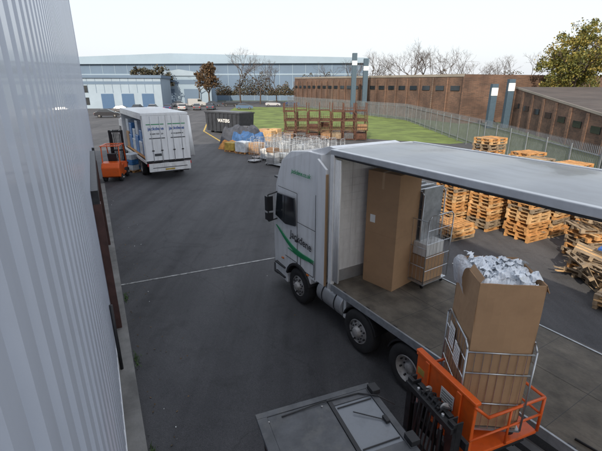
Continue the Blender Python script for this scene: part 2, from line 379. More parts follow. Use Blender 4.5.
b.box(X0-.06,X0+.02,.105,2.395,ZR-.13,ZR+.004,white)
b.obj('roof_rails',parent=lorry,bevel=.015)
b=B(); nx,ny=120,10
vs=[];fs=[]
for i in range(nx+1):
    for j in range(ny+1):
        x=X0+.02+(X1-X0-.02)*i/nx; y=.10+2.30*j/ny; e=math.sin(math.pi*j/ny)
        vs.append((x,y,ZR-.015+.03*e+(.010*math.sin(x*4.76)+.006*math.sin(x*1.9+y*2)+R.uniform(-.002,.002))*e))
for i in range(nx):
    for j in range(ny): a=i*(ny+1)+j; fs.append((a,a+ny+1,a+ny+2,a+1))
b.add(vs,fs,roofmat,True)
for i in range(20): b.box(X0+.5+i*.66,X0+.54+i*.66,.105,2.395,ZR-.10,ZR-.06,alu)
b.obj('roof_skin',parent=lorry)
b=B()
for i in range(7): b.tube((X0+.12+.028*i,.05+.03*(i%2),1.3),(X0+.12+.024*i,.05+.03*(i%2),ZR-.2),.024,headm,6)
b.obj('gathered_curtain',parent=lorry)
b=B()
b.path([(6.9,.12,1.215),(7.6,.09,1.22),(8.3,.16,1.215)],.02,orange,5); b.path([(6.7,.2,1.21),(7.5,.3,1.21),(8.5,.22,1.21)],.018,black,5)
b.obj('load_strap',parent=lorry)
# --------------------------------------------------------------- roll cages / cartons
def cage_b(b,w=.72,l=.82,h=1.7,z=0,mesh=6,m=chrome,open_side=True,top=True):
    hw,hl=w/2,l/2
    for sx in(-1,1):
        for sy in(-1,1):
            b.lathe((sx*(hw-.08),sy*(hl-.08)-.015,z+.055),[(0,0),(0,.05),(.03,.05),(.03,0)],black,10)
    b.box(-hw,hw,-hl,hl,z+.12,z+.15,m)
    z0=z+.15
    for sx in(-1,1):
        x=sx*hw
        b.path([(x,-hl,z0),(x,-hl,z+h-.08),(x,-hl+.08,z+h),(x,hl-.08,z+h),(x,hl,z+h-.08),(x,hl,z0)],.014,m,6)
        for i in range(1,mesh): 
            y=-hl+l*i/mesh; b.tube((x,y,z0),(x,y,z+h),.0045,m,4)
        for i in range(1,5):
            zz=z0+(h-.15)*i/5; b.tube((x,-hl,zz),(x,hl,zz),.007,m,4)
    for i in range(1,mesh):
        x=-hw+w*i/mesh; b.tube((x,hl,z0),(x,hl,z+h-.1),.0045,m,4)
    for i in range(0,6):
        zz=z0+(h-.25)*i/5; b.tube((-hw,hl,zz),(hw,hl,zz),.007,m,4)
    if not open_side:
        for zz in(z+.55,z+1.0,z+h-.12): b.tube((-hw,-hl,zz),(hw,-hl,zz),.010,m,6)
        for i in range(1,mesh): 
            x=-hw+w*i/mesh; b.tube((x,-hl,z0),(x,-hl,z+h-.12),.0042,m,4)
def TL(s,w,z=0): return (TO[0]+.525*s+.851*w, TO[1]-.851*s+.525*w, z)
b=B()
b.box(-.42,.42,-.40,.40,0,2.66,card); 
b.box(-.03,.03,-.403,.403,2.3,2.663,tape); b.box(-.422,.422,-.402,.402,1.262,1.266,card2)
b.box(-.30,-.16,-.404,-.401,1.5,1.68,paper)
b.obj('tall_carton',TL(2.0,1.28,1.202),TA+rad(10),bevel=.008)
b=B(); cage_b(b,.74,.84,1.75,0,7,open_side=False); b.box(-.3,.3,-.34,.34,.16,.75,card); b.box(-.25,.28,-.3,.3,.76,1.05,whited)
b.obj('roll_cage',TL(2.42,1.98,1.202),TA+rad(3))
b=B(); cage_b(b,.74,.84,2.2,0,7)
for i in range(9): b.box(-.33,.33,-.38+i*.085,-.35+i*.085,.16,2.25-.02*(i%3),alu if i%2 else steel)
b.obj('roll_cage',TL(2.02,2.10,1.202),TA+rad(93))
# ---------------------------------------------------------------- forklift
def forklift(name,loc,rz,lift,masth,body,guardh=2.05,big=True,rear=-.82,reach=0.):
    e=empty(name,loc,rz)
    b=B()
    b.prism([(-1.25,.35),(-1.3,.9),(-1.1,1.15),(-.55,1.2),(-.5,.95),(-.1,.95),(-.05,.45),(.55,.42),(.75,.95),(.95,.95),(.95,.3),(-1.0,.25)],-.52,.52,body)
    b.obj('chassis',parent=e,bevel=.05,seg=3)
    b=B()
    for x,r in((-.85,.24),(.62,.30)):
        for y,o in((-.56,-1),(.56,1)): b.wheel(x,y,r,.2,o)
    b.box(-.45,.05,-.25,.25,.96,1.1,black); b.obox((-.5,0,1.38),(.12,.48,.55),Matrix.Rotation(rad(-12),3,'Y'),black)
    b.tube((.62,0,.9),(.35,0,1.35),.03,black); 
    b.lathe((.33,0,1.36),[(-.0,.16),(.012,.175),(.024,.16),(.012,.145),(0,.16)],black,16,axis='x')
    b.obj('running_gear',parent=e)
    b=B(); G=guardh
    pm=blacks if big else body
    for y in(-.5,.5):
        b.path([(.72,y,.95),(.42,y,G-.03)],.035,pm,8); b.path([(-.85,y,1.15),(rear+.1,y,G-.03)],.035,pm,8)
    gp=greyp if big else body
    b.box(rear,.52,-.56,-.48,G-.05,G,gp); b.box(rear,.52,.48,.56,G-.05,G,gp)
    b.box(rear,rear+.12,-.479,.479,G-.05,G,gp); b.box(.44,.52,-.479,.479,G-.05,G,gp)
    if big:
        b.box(rear+.121,-.11,-.479,.479,G-.045,G-.010,greyp)
        b.box(-.109,-.06,-.479,.479,G-.05,G+.004,black)
        b.box(-.059,.439,-.36,.36,G-.035,G-.016,lens)
        b.box(-.059,.439,-.479,-.361,G-.05,G-.004,greyp);b.box(-.059,.439,.361,.479,G-.05,G-.004,greyp)
        b.box(-.04,.42,.30,.315,G-.012,G+.0,black); b.box(-.04,.42,-.315,-.30,G-.012,G+.0,black)
        b.path([(.40,-.05,G+.0),(.10,.18,G+.012)],.008,black,5); b.box(.38,.43,-.1,.0,G-.01,G+.03,black)
        b.box(-.66,-.56,-.38,-.28,G-.009,G+.02,black); b.tube((-.61,-.33,G+.02),(-.61,-.33,G+.11),.04,amber,12)
        b.box(.45,.56,-.47,-.33,G+.001,G+.07,black); b.box(.45,.56,.33,.47,G+.001,G+.07,black)
        b.path([(-.7,.42,G+.0),(-.2,.45,G+.008),(.3,.43,G+.006),(.5,.3,G+.02),(.7,.2,G-.1)],.010,black,6)
        for q in((-.86,-.4),(-.86,.4),(-.2,-.4),(-.2,.4)): b.tube((q[0],q[1],G-.01),(q[0],q[1],G+.004),.014,rim,6)
    else:
        for i in range(6): b.box(rear+.121,.439,-.4+i*.16,-.36+i*.16,G-.04,G-.005,gp)
    b.obj('overhead_guard',parent=e,bevel=.008)
    b=B(); mx=1.0+reach
    if reach: b.box(.9,mx,-.3,.3,.25,.6,blacks)
    for y in(-.38,.38):
        b.box(mx,mx+.05,y-.05,y+.05,.1,masth,blacks); b.box(mx+.05,mx+.14,y-.05,y-.035,.1,masth,blacks); b.box(mx+.05,mx+.14,y+.035,y+.05,.1,masth,blacks)
        b.box(mx+.06,mx+.13,y*.78-.03,y*.78+.03,.15,max(masth-.05,lift+.6),black)
        b.tube((mx+.02,y*.6,.2),(mx+.02,y*.6,masth-.25),.03,black,10); b.tube((mx+.02,y*.6,masth-.25),(mx+.02,y*.6,masth-.02),.018,alu,10)
        b.box(mx+.0,mx+.03,y*.38-.015,y*.38+.015,lift,masth,blacks)
        b.obox((mx+.06,y*.95,masth-.25),(.1,.12,.18),rad(10),blacks)
        b.lathe((mx+.1,y*.4-.01,masth-.02),[(0,0),(0,.06),(.02,.06),(.02,0)],rim,14)
    for z in(.3,masth*.55,masth-.13): b.box(mx-.03,mx+.05,-.43,.43,z,z+.08,black)
    b.box(mx+.055,mx+.12,-.30,.30,masth-.09,masth-.02,blacks)
    for k in range(5):
        y=-.16+k*.07
        b.path([(mx-.04,y,.8),(mx-.08,y,masth*.7),(mx-.03,y,masth-.12),(mx+.05,y*1.2,masth+.03),(mx+.15,y*1.3,masth-.02),(mx+.19,y,lift+.5)],.013,black,6)
    b.box(mx+.15,mx+.20,-.5,.5,lift+.05,lift+.17,black); b.box(mx+.15,mx+.20,-.5,.5,lift+.42,lift+.54,black)
    for y in(-.28,.28):
        b.box(mx+.2,mx+.24,y-.06,y+.06,lift,lift+.55,blacks); b.box(mx+.2,mx+1.35,y-.06,y+.06,lift-.04,lift,blacks)
    b.obj('mast',parent=e,bevel=.004)
    return e
FA=rad(21); FC=Vector((.58,3.50,0)); fe=Vector((math.cos(FA),math.sin(FA),0)); fq=Vector((-fe.y,fe.x,0))
forklift('forklift_truck',FC,FA,1.22,2.02,orange,1.98,True,-.98,.04)
pc=FC+fe*2.04+fq*.20; pf=empty('fork_platform',(pc.x,pc.y,1.225),FA)
b=B(); W=.54;L0,L1=-.62,.56
b.box(L0,L1,-W,W,0,.05,orange)
b.box(L0,L0+.05,-W,W,.051,.86,orange)
for y in(-.3,.3): b.box(L0-.03,L0-.001,y-.04,y+.04,.0,.86,orange)
b.box(L0-.02,L0+.07,-W-.02,W+.02,.861,.905,orange)
b.obj('back_plate',parent=pf,bevel=.01)
b=B()
for y in(-W,W):
    b.path([(L0,y,.84),(L0+.25,y,.60),(L1,y,.60),(L1,y,.05)],.020,orange,8)
    b.path([(L0,y,.33),(L1,y,.33)],.016,orange,8); b.path([(0,y,.05),(0,y,.60)],.016,orange,8)
b.path([(L1,-W,.60),(L1,W,.60)],.020,orange,8); b.path([(L1,-W,.33),(L1,W,.33)],.016,orange,8)
b.obj('guard_rails',parent=pf)
b=B(); b.box(L0-.006,L0-.001,-.22,.02,.5,.7,paper); b.box(L0-.006,L0-.001,.36,.5,.55,.65,yellow)
for i in range(4): b.box(L0-.008,L0-.0065,-.2,.0,.53+i*.04,.54+i*.04,ink)
b.obj('warning_labels',parent=pf)
cc=pc+fe*.02+Vector((0,0,1.28)); CR=rad(-5)
b=B(); cage_b(b,.80,.86,1.42,0,8,open_side=False)
b.box(-.420,-.417,.02,.24,1.0,1.32,paper); b.box(-.424,-.421,-.26,-.04,.92,1.2,paper)
for i in range(5): b.box(-.4255,-.4242,-.24,-.07,.96+i*.045,.968+i*.045,ink); b.box(-.4215,-.4202,.05,.2,1.05+i*.05,1.06+i*.05,ink)
b.obj('roll_cage',cc,CR)
b=B(); h=.365; hy=.395; z0,z1=.16,2.20; t=.012
def panel(b,a,c,bul,nrm,m=card):
    vs=[];fs=[];nu,nv=8,12
    for k in(0,1):
        for i in range(nu+1):
            for j in range(nv+1):
                u_=i/nu;w_=j/nv; e=math.sin(math.pi*u_)*math.sin(math.pi*w_*.95)**.7
                p=Vector(a).lerp(Vector(c),u_); off=Vector(nrm)*(bul*e-(t if k else 0)+.005*math.sin(u_*9+w_*14))
                vs.append((p.x+off.x,p.y+off.y,z0+(z1-z0)*w_+.004*math.sin(u_*11)*(w_>.99)))
    o=(nu+1)*(nv+1)
    for k in(0,1):
        for i in range(nu):
            for j in range(nv):
                q=k*o+i*(nv+1)+j; fs.append((q,q+nv+1,q+nv+2,q+1))
    for i in range(nu):
        q=i*(nv+1)+nv; fs.append((q,q+nv+1,q+nv+1+o,q+o))
    b.add(vs,fs,m,False)
panel(b,(-h,-hy),(h,-hy),.025,(0,-1,0)); panel(b,(h,-hy),(h,hy),.02,(1,0,0)); panel(b,(h,hy),(-h,hy),.02,(0,1,0)); panel(b,(-h,hy),(-h,-hy),.025,(-1,0,0))
b.box(-h+t,h-t,-hy+t,hy-t,z0,z0+.02,card)
b.prism([(h,z1-.001),(h+.008,z1+.004),(h+.055,z1-.10),(h+.047,z1-.105)],-hy+.02,hy-.02,card)
b.prism([(-h,z1),(-h+.01,z1),(-h+.05,z1+.06),(-h+.04,z1+.065)],-hy+.02,hy-.4,card)
pb=empty('open_carton',cc,CR)
b.obj('carton_box',parent=pb)
b=B(); n=34
def nz(x,y,k): return math.sin(x*13.1+k)*math.cos(y*11.7+k*2)+.6*math.sin(x*29+y*17+k)+.5*math.cos(y*37-x*21)
vs=[];fs=[]
for i in range(n):
    for j in range(n):
        x=-.345+.69*i/(n-1); y=-.375+.75*j/(n-1); ed=min(i,j,n-1-i,n-1-j)/6.
        vs.append((x+R.uniform(-.008,.008),y+R.uniform(-.008,.008),z1-.07+.11*min(1,ed)+.035*nz(x,y,1)+R.uniform(-.018,.018)))
for i in range(n-1):
    for j in range(n-1):
        a=i*n+j; fs+= [(a,a+n,a+n+1),(a,a+n+1,a+1)]
b.add(vs,fs,poly)
for k in range(70):
    cx,cy=R.uniform(-.27,.27),R.uniform(-.30,.31); cz=z1+.02+R.uniform(-.05,.07); r=R.uniform(.04,.10)
    m_=7;vs=[];fs=[]
    tilt=Matrix.Rotation(R.uniform(-.9,.9),3,'X')@Matrix.Rotation(R.uniform(-.9,.9),3,'Y')
    for i in range(m_):
        for j in range(m_):
            p=Vector(((i/(m_-1)-.5)*2*r,(j/(m_-1)-.5)*2*r*.8,R.uniform(-.015,.015)+.02*math.sin(i*1.7+j)-(((i-3)**2+(j-3)**2)*.0035)))
            q=tilt@p; vs.append((cx+q.x,cy+q.y,cz+q.z))
    for i in range(m_-1):
        for j in range(m_-1): a=i*m_+j; fs+=[(a,a+m_,a+m_+1),(a,a+m_+1,a+1)]
    b.add(vs,fs,poly)
b.obj('polythene_bags',parent=pb)
b=B(); n=16;vs=[];fs=[]
for i in range(n):
    for j in range(n):
        t_=i/(n-1); y=-.02+.40*j/(n-1)
        vs.append((-h+.05-.12*math.sin(t_*2.6)-.02*t_,y+R.uniform(-.012,.012),z1+.07*math.sin(t_*3.0+.2)-.30*t_*t_+R.uniform(-.012,.012)-.06*abs(j-8)/8*t_))
for i in range(n-1):
    for j in range(n-1): a=i*n+j; fs+=[(a,a+n,a+n+1),(a,a+n+1,a+1)]
b.add(vs,fs,polyt); b.obj('bag_flap',parent=pb)
# ---------------------------------------------------------------- pallets
def pallet(b,c,rz,m,m2=None,tilt=None):
    M=Matrix.Translation(c)@(Matrix.Rotation(rz,4,'Z'))
    if tilt: M=M@Matrix.Rotation(tilt[0],4,'X')@Matrix.Rotation(tilt[1],4,'Y')
    def bx(x0,x1,y0,y1,z0,z1,mm):
        vs=[M@Vector(p) for p in [(x0,y0,z0),(x1,y0,z0),(x1,y1,z0),(x0,y1,z0),(x0,y0,z1),(x1,y0,z1),(x1,y1,z1),(x0,y1,z1)]]
        b.add(vs,[(0,3,2,1),(4,5,6,7),(0,1,5,4),(1,2,6,5),(2,3,7,6),(3,0,4,7)],mm)
    for i in range(7):
        x=-.6+i*.183; bx(x,x+.1,-.5,.5,.122,.142,R.choice([m,m,woodB,woodC]) if R.random()<.4 else m)
    for y in(-.5,-.05,.4): bx(-.6,.6,y,y+.1,.1,.122,m)
    for y in(-.5,-.05,.4):
        for x in(-.6,-.07,.46): bx(x,x+.14,y,y+.1,.022,.1,m2 or m)
        bx(-.6,.6,y,y+.1,0,.022,m)
def stack(x,y,n,rz,mm=None):
    b=B()
    for i in range(n):
        m=mm or R.choice([woodA,woodA,woodA,woodB,woodB,woodC]); 
        pallet(b,(R.gauss(0,.025),R.gauss(0,.025),i*.144),R.gauss(0,.02),m,bluep if R.random()<.05 else None)
    return b.obj('pallet_stack',(x,y,.006),rz)
PA=rad(28)
for x,y,n in [(6.0,14.8,4),(6.6,16.6,14),(7.75,15.9,14),(8.75,14.7,18),(9.95,15.2,19),(8.1,17.6,16),(9.2,17.0,18),(10.3,17.6,18),(9.4,20.2,22),(11.2,16.4,18),(10.9,19.3,18),(11.3,14.4,16),(12.5,15.3,17)]:
    stack(x,y,n,PA+rad(R.uniform(-4,4)))
b=B()
for i in range(8): pallet(b,(R.gauss(0,.06),R.gauss(0,.06),i*.144),R.gauss(0,.08),R.choice([woodC,woodC,woodA]))
pallet(b,(.1,0,1.2),.3,woodC,tilt=(.12,.2))
b.obj('pallet_pile',(9.9,12.7,.006),rad(10))
b=B()
for i in range(4): pallet(b,(R.gauss(0,.08),R.gauss(0,.08),i*.144),R.gauss(0,.1),R.choice([woodC,woodC,woodA]))
pallet(b,(.1,.1,.62),.5,woodC,tilt=(.25,.1)); pallet(b,(-.7,-.2,.35),.9,woodC,tilt=(1.0,.1)); pallet(b,(.5,-.9,.25),1.9,woodC,tilt=(.3,.35))
for i in range(26):
    a=R.uniform(0,3.1); b.obox((R.uniform(-.8,1),R.uniform(-1.0,.8),R.uniform(.1,.6)),(R.uniform(.4,1.0),.09,.02),Matrix.Rotation(a,3,'Z')@Matrix.Rotation(R.uniform(-.5,.5),3,'Y'),R.choice([woodC,woodC,woodB]))
b.obox((.3,-.2,.95),(.5,.4,.06),.3,bluep)
b.obj('broken_pallet_pile',(8.9,11.2,.006),rad(20))
b=B()
for i in range(3): pallet(b,(R.gauss(0,.05),R.gauss(0,.05),i*.144),R.gauss(0,.1),woodC)
pallet(b,(.3,.4,.4),.9,woodC,tilt=(.9,.1))
b.obj('broken_pallet_pile',(8.5,9.3,.006),rad(40))
# ---------------------------------------------------------------- palisade fence
def fence(name,poly_,h=2.5):
    b=B()
    for (x0,y0),(x1,y1) in zip(poly_,poly_[1:]):
        d=Vector((x1-x0,y1-y0,0)); Ln=d.length; d.normalize(); n=int(Ln/.155); a=math.atan2(d.y,d.x)
        for i in range(n):
            p=Vector((x0,y0,0))+d*(i*.155); nn=Vector((-d.y,d.x,0))*.012
            w=.04
            vs=[p-d*w,p+nn,p+d*w]; top=[q+Vector((0,0,h-.12)) for q in vs]; tip=p+Vector((0,0,h))
            b.add([*(q+Vector((0,0,.05)) for q in vs),*top,tip],[(0,1,4,3),(1,2,5,4),(3,4,6),(4,5,6)],fencem)
        for z in(.4,h-.5): b.obox(tuple(Vector((x0,y0,z))+d*Ln/2+Vector((-d.y,d.x,0))*.04),(Ln,.05,.05),a,fencem)
        k=0
        while k<Ln: 
            q=Vector((x0,y0,h/2-.1))+d*k+Vector((-d.y,d.x,0))*.09; b.obox(tuple(q),(.1,.05,h-.2),a,fencem); k+=2.75
    return b.obj(name)
fence('palisade_fence',[(14.4,6),(15.1,20),(16.6,38),(17.8,70),(-4,122)],2.75)
# ---------------------------------------------------------------- brown buildings beyond fence
def wallbox(b,p,q,depth,h0,h1,m,mr=None,fh=.5):
    p=Vector((*p,0));q=Vector((*q,0));d=(q-p).normalized(); nn=Vector((d.y,-d.x,0)); n=nn*depth
    vs=[p,q,q+n,p+n]; t=[p+Vector((0,0,h0)),q+Vector((0,0,h1)),q+n+Vector((0,0,h1+.0)),p+n+Vector((0,0,h0))]
    b.add(vs+t,[(0,3,2,1),(0,1,5,4),(1,2,6,5),(2,3,7,6),(3,0,4,7)],m)
    b.add([q_+Vector((0,0,.004)) for q_ in t],[(0,1,2,3)],mr or m)
    o=-nn*.08
    f=[p+o+Vector((0,0,h0-fh)),q+o+Vector((0,0,h1-fh)),q+o+Vector((0,0,h1+.05)),p+o+Vector((0,0,h0+.05)),p+Vector((0,0,h0+.05)),q+Vector((0,0,h1+.05))]
    b.add(f,[(0,1,2,3),(3,2,5,4)],fascia)
b=B()
wallbox(b,(24.2,27),(29.5,58),30,2.6,5.4,brick,roofd,.18)
for i in range(10):
    t=i/9.; x=24.2+5.3*t; y=27+31*t; b.box(x-.12,x-.0,y-.2,y+.2,0,2.3+2.8*t,brick)
for i in range(9):
    t=(i+.5)/9.; x=24.2+5.3*t; y=27+31*t; b.obox((x-.03,y,1.5+1.6*t),(1.6,.1,.6),math.atan2(31,5.3),glass)
b.obj('brick_building')
b=B()
wallbox(b,(24.6,64),(-2,135),34,7.2,8.0,brick,roofd,.35)
for i in range(22):
    t=i/21; x=24.6-26.6*t; y=64+71*t; b.box(x-.3,x-.1,y-.3,y,0,6.8,brick)
for i in range(21):
    t=(i+.5)/21; x=24.6-26.6*t; y=64+71*t; b.obox((x-.04,y-.04,5.2),(2.0,.12,.7),math.atan2(71,-26.6),glass)
b.obj('brown_factory_building')
b=B()
for x,y,h,lab in((28.4,60,6.4,1),(26.2,60,5.8,1)): 
    b.box(x-.4,x+.4,y-3,y-2.3,0,h,colm); 
    if lab: b.box(x-.42,x+.42,y-3.02,y-2.9,h-1.5,h-.5,white)
b.obj('gate_column_pair')
b=B()
for x,y,h in((10.6,86,11.6),(12.9,86,10.6)): b.box(x-.45,x+.45,y-1,y,0,h,colm); b.box(x-.48,x+.48,y-1.03,y-.5,h-2.2,h-1.4,white)
b.obj('steel_column_pair')
# ---------------------------------------------------------------- far left buildings
b=B()
b.box(0,150,0,60,0,13.5,clad_far)
b.prism([(-1,13.5),(151,13.5),(151,15.3),(75,17.2),(-1,15.0)],-1,61,clad_roof)
for i in range(30): b.box(2+i*5,2.15+i*5,-.08,0,0,13.4,clad_roof)
b.box(0,150,-.1,-.01,9.4,9.9,clad_roof)
b.obj('distribution_warehouse',(-125,172,0),rad(-4))
b=B(); b.box(0,26,0,15,0,7.4,clad_w); b.box(-.3,26.3,-.3,15.3,7.4,8.1,clad_far)
for i in range(3): b.box(11+i*5,14+i*5,-.06,-.005,0,3.6,bluedoor)
b.box(1.5,8,-.06,-.005,3.9,5.6,glass); b.box(1.5,8,-.06,-.005,.9,2.7,glass)
for i in range(13): b.box(i*2,i*2+.08,-.04,-.002,3.8,7.4,clad_far)
b.box(-.02,26,-.05,-.003,5.9,6.6,clad_far)
b.obj('office_building',(-62,106,0),rad(8))
b=B(); b.box(0,20,0,14,0,8.6,clad_roof); b.prism([(-.3,8.6),(20.3,8.6),(20.3,9.1),(10,10.6),(-.3,9.1)],-.3,14.3,clad_w)
b.box(3,8,-.06,-.005,0,4.5,clad_far); b.box(11,16,-.06,-.005,0,4.5,clad_far); b.box(1,19,-.05,-.004,6,7.4,clad_far)
b.obj('industrial_unit',(-50,140,0),rad(4))
# ---------------------------------------------------------------- back lorry
bl=empty('box_lorry',(-7.15,26.0,0),math.atan2(.851,-.525)); bl.scale=(1.04,1.07,1.04)
W=2.6
b=B()
b.box(0,7.3,0,W,1.02,1.12,blacks); b.box(0.05,7.3,0,.05,1.12,3.75,white); b.box(7.25,7.3,.051,W,1.12,3.75,white)
b.box(-.02,7.35,-.02,W+.02,3.75,3.88,white); b.box(0.0,7.3,W-.02,W+.03,3.52,3.75,whited)
b.box(0,.1,W-.12,W+.02,1.12,3.75,whited); b.box(0,7.3,W-.03,W+.02,.98,1.14,whited)
b.box(-.04,.0,.04,W/2-.008,1.14,3.74,white); b.box(-.04,.0,W/2+.008,W-.04,1.14,3.74,white)
for y in(.45,.95,1.65,2.15): b.tube((-.06,y,1.1),(-.06,y,3.7),.018,alu,6); b.box(-.09,-.045,y-.06,y+.06,1.7,1.76,blacks)
b.box(-.05,-.041,1.42,2.3,2.42,2.47,ink); b.box(-.05,-.041,.25,1.1,2.42,2.47,ink); b.box(-.05,-.041,1.7,2.1,1.4,1.55,ink)
b.box(-.05,-.041,1.42,2.4,3.22,3.27,green); b.box(-.05,-.041,.2,1.2,3.22,3.27,green)
b.box(-.16,-.06,.1,W-.1,.5,.98,whited); b.box(-.1,.3,.2,W-.2,.42,.55,blacks); b.box(-.165,-.161,.3,W-.3,.7,.74,blacks)
for y in(.02,W-.42): b.box(-.08,.05,y,y+.38,.82,.97,redl); b.box(-.09,.0,y+.12,y+.24,.83,.96,amber)
b.box(-.17,-.166,1.05,1.6,.55,.65,yellow)
b.box(.3,8.8,.8,.95,.7,1.0,blacks); b.box(.3,8.8,1.65,1.8,.7,1.0,blacks)
b.wheel(1.9,.02,.48,.27,-1,dual=True); b.wheel(1.9,W-.02,.48,.27,1,dual=True)
b.wheel(7.9,.02,.48,.3,-1); b.wheel(7.9,W-.02,.48,.3,1)
b.box(2.8,6.6,W-.1,W-.05,.45,.6,alu); b.box(2.8,6.6,W-.1,W-.05,.75,.88,alu); b.box(3.2,4.6,1.85,2.4,.4,.95,blacks)
b.obj('body',parent=bl,bevel=.01)
b=B(); b.prism([(7.5,.6),(7.5,3.0),(8.0,3.15),(9.0,3.0),(9.4,2.0),(9.5,1.2),(9.5,.45),(8.5,.45),(8.4,.95),(7.9,1.08),(7.45,.95)],.05,W-.05,white)
b.prism([(8.2,1.8),(8.2,2.55),(9.0,2.55),(9.25,1.8)],.03,W-.03,glass)
b.obj('cab',parent=bl,bevel=.06,seg=3)
wrap=mat('stretch_wrap_blue',(.05,.18,.42),.3,var=.4,scale=3); wrapw=mat('stretch_wrap_white',(.52,.56,.60),.3,var=.3,scale=3,bump=.4)
b=B()
for i in range(6):
    m=[wrap,wrapw,wrap,wrapw,wrap,card][i]; hh=[1.9,1.5,2.0,1.4,1.7,1.9][i]
    b.box(.35+i*1.12,1.32+i*1.12,1.45,2.45,1.27,1.27+hh*.55,m); b.box(.42+i*1.12,1.25+i*1.12,1.5,2.4,1.275+hh*.55,1.27+hh,[wrapw,wrap,wrapw][i%3]); b.box(.3+i*1.12,1.4+i*1.12,1.4,2.5,1.13,1.265,woodA)
b.box(.3,6.9,.2,1.3,1.13,2.9,wrapw)
b.obj('palletised_goods',parent=bl,bevel=.04)
b=B()
for i in range(9): b.tube((.25+.10*i,-.14-.10*(i%2)-.03*i,1.25-.02*i),(.2+.11*i,-.04-.05*(i%2),3.65),.10,white,8)
b.obj('drawn_curtain',parent=bl)
text('rear_lettering','jackdene',.25,bluep,(-.052,1.88,3.0),(rad(90),0,rad(-90)),bl)
text('rear_lettering_2','jackdene',.25,bluep,(-.052,.70,3.0),(rad(90),0,rad(-90)),bl)
text('rear_small_lettering','01604 555 120',.12,ink,(-.052,1.86,2.7),(rad(90),0,rad(-90)),bl)
text('rear_small_lettering_2','www.jackdene',.12,ink,(-.052,.70,2.7),(rad(90),0,rad(-90)),bl)
forklift('forklift_truck',(-11.75,25.2,0),rad(100),.3,2.9,orange,2.15,False)
b=B(); pallet(b,(0,0,0),0,woodA); 
for i in range(3):
    for j in range(2): b.box(-.55+j*.56,-.02+j*.56,-.45,.45,.15+i*.36,.49+i*.36,[wrapw,wrap,wrapw][(i+j)%3])
b.obj('wrapped_pallet',(-11.5,27.5,.006),rad(62),bevel=.03)
# ---------------------------------------------------------------- skip
b=B()
b.prism([(-2.9,.25),(-3.1,2.5),(3.1,2.5),(2.9,.25)],-1.2,1.2,skipm)
b.box(-3.18,3.18,-1.28,-1.2,2.4,2.55,skipm); b.box(-3.18,3.18,1.2,1.28,2.4,2.55,skipm)
b.box(-2.9,2.9,-1.05,1.05,2.501,2.6,greyp)
for i in range(8): b.box(-2.6+i*.72,-2.5+i*.72,-1.28,-1.201,.3,2.4,skipm)
for x in(-2.4,2.4): b.lathe((x,-.9,.15),[(0,0),(0,.15),(.3,.15),(.3,0)],blacks,12)
sk=b.obj('waste_skip',(-8.9,51.2,0),rad(-38))
text('skip_lettering','WATERS',.55,paper,(.4,-1.304,1.55),(rad(90),0,0),sk)
# ---------------------------------------------------------------- roll cages cluster & goods
cols=[wrapw,card,whited,wrap,alu,card2,card,greyp]
def yardcage(x,y,rz,k):
    b=B(); cage_b(b,.75,.85,1.75,0,5,m=steel)
    if k<2:
        z=.16
        while z<R.uniform(.5,1.3):
            hh=R.uniform(.2,.45); q=R.uniform(.0,.08); b.box(-.33+q,.33,-.38,.36-q,z,z+hh-.01,R.choice(cols)); z+=hh
    b.obj('roll_cage',(x,y,.006),rz)
dirx=Vector((4.8,-3.9)).normalized()
for r in range(5):
    for i in range(7):
        if R.random()<.14: continue
        p=Vector((-4.3,31.5))+dirx*(i*.96)+Vector((.63,.78))*(r*1.1)
        yardcage(p.x+R.uniform(-.15,.15),p.y+R.uniform(-.15,.15),rad(-38+R.choice([0,90])+R.uniform(-12,12)),R.choice([0,1,1,2,2]))
b=B()
pallet(b,(0,0,0),0,woodA);b.box(-.58,.58,-.48,.48,.15,1.0,wrapw);pallet(b,(1.4,.2,0),.1,woodA);b.box(.85,1.95,-.3,.65,.15,1.0,card)
pallet(b,(-1.5,.2,0),.1,woodA);b.box(-2.05,-.95,-.3,.65,.15,.8,yellow)
b.obj('wrapped_pallet',(-5.0,35.2,.006),rad(-35),bevel=.03)
b=B()
for i in range(4):
    for j in range(2): pallet(b,(i*1.3,j*1.1,0),0,woodC); b.box(i*1.3-.5,i*1.3+.5,j*1.1-.42,j*1.1+.42,.15,R.uniform(.7,1.5),R.choice([wrap,wrapw,card,greyp,woodB]))
b.obj('palletised_goods',(-6.6,43.8,.006),rad(-30),bevel=.03)
def heap(name,x,y,sx,sy,h,m,seed):
    rr=random.Random(seed); b=B(); n=22;vs=[];fs=[]
    for i in range(n):
        for j in range(n):
            u_=i/(n-1)*2-1; w_=j/(n-1)*2-1; e=max(abs(u_),abs(w_)); z=h*(1-max(0,(e-.72)/.28)**1.2)*(.8+.2*math.sin(u_*5+seed)*math.cos(w_*4))+rr.uniform(-.04,.04)
            vs.append((u_*sx,w_*sy,max(0,z if e<1 else 0)))
    for i in range(n-1):
        for j in range(n-1): a=i*n+j; fs.append((a,a+n,a+n+1,a+1))
    b.add(vs,fs,m); return b.obj(name,(x,y,.004),rad(-35))
tb=mat('tarpaulin_blue',(.03,.09,.22),.5,var=.4,scale=3,bump=.5,bscale=4); ty=mat('tarpaulin_orange',(.45,.20,.04),.6,var=.4,scale=3)
tk=mat('tarpaulin_grey',(.045,.05,.065),.6,var=.3)
heap('tarpaulin_heap',-5.9,41,2.2,1.1,1.9,tk,3); heap('tarpaulin_heap',-5.0,38.6,1.7,.9,1.5,tb,8); heap('tarpaulin_heap',-6.6,37.6,1.0,.6,.8,ty,5)
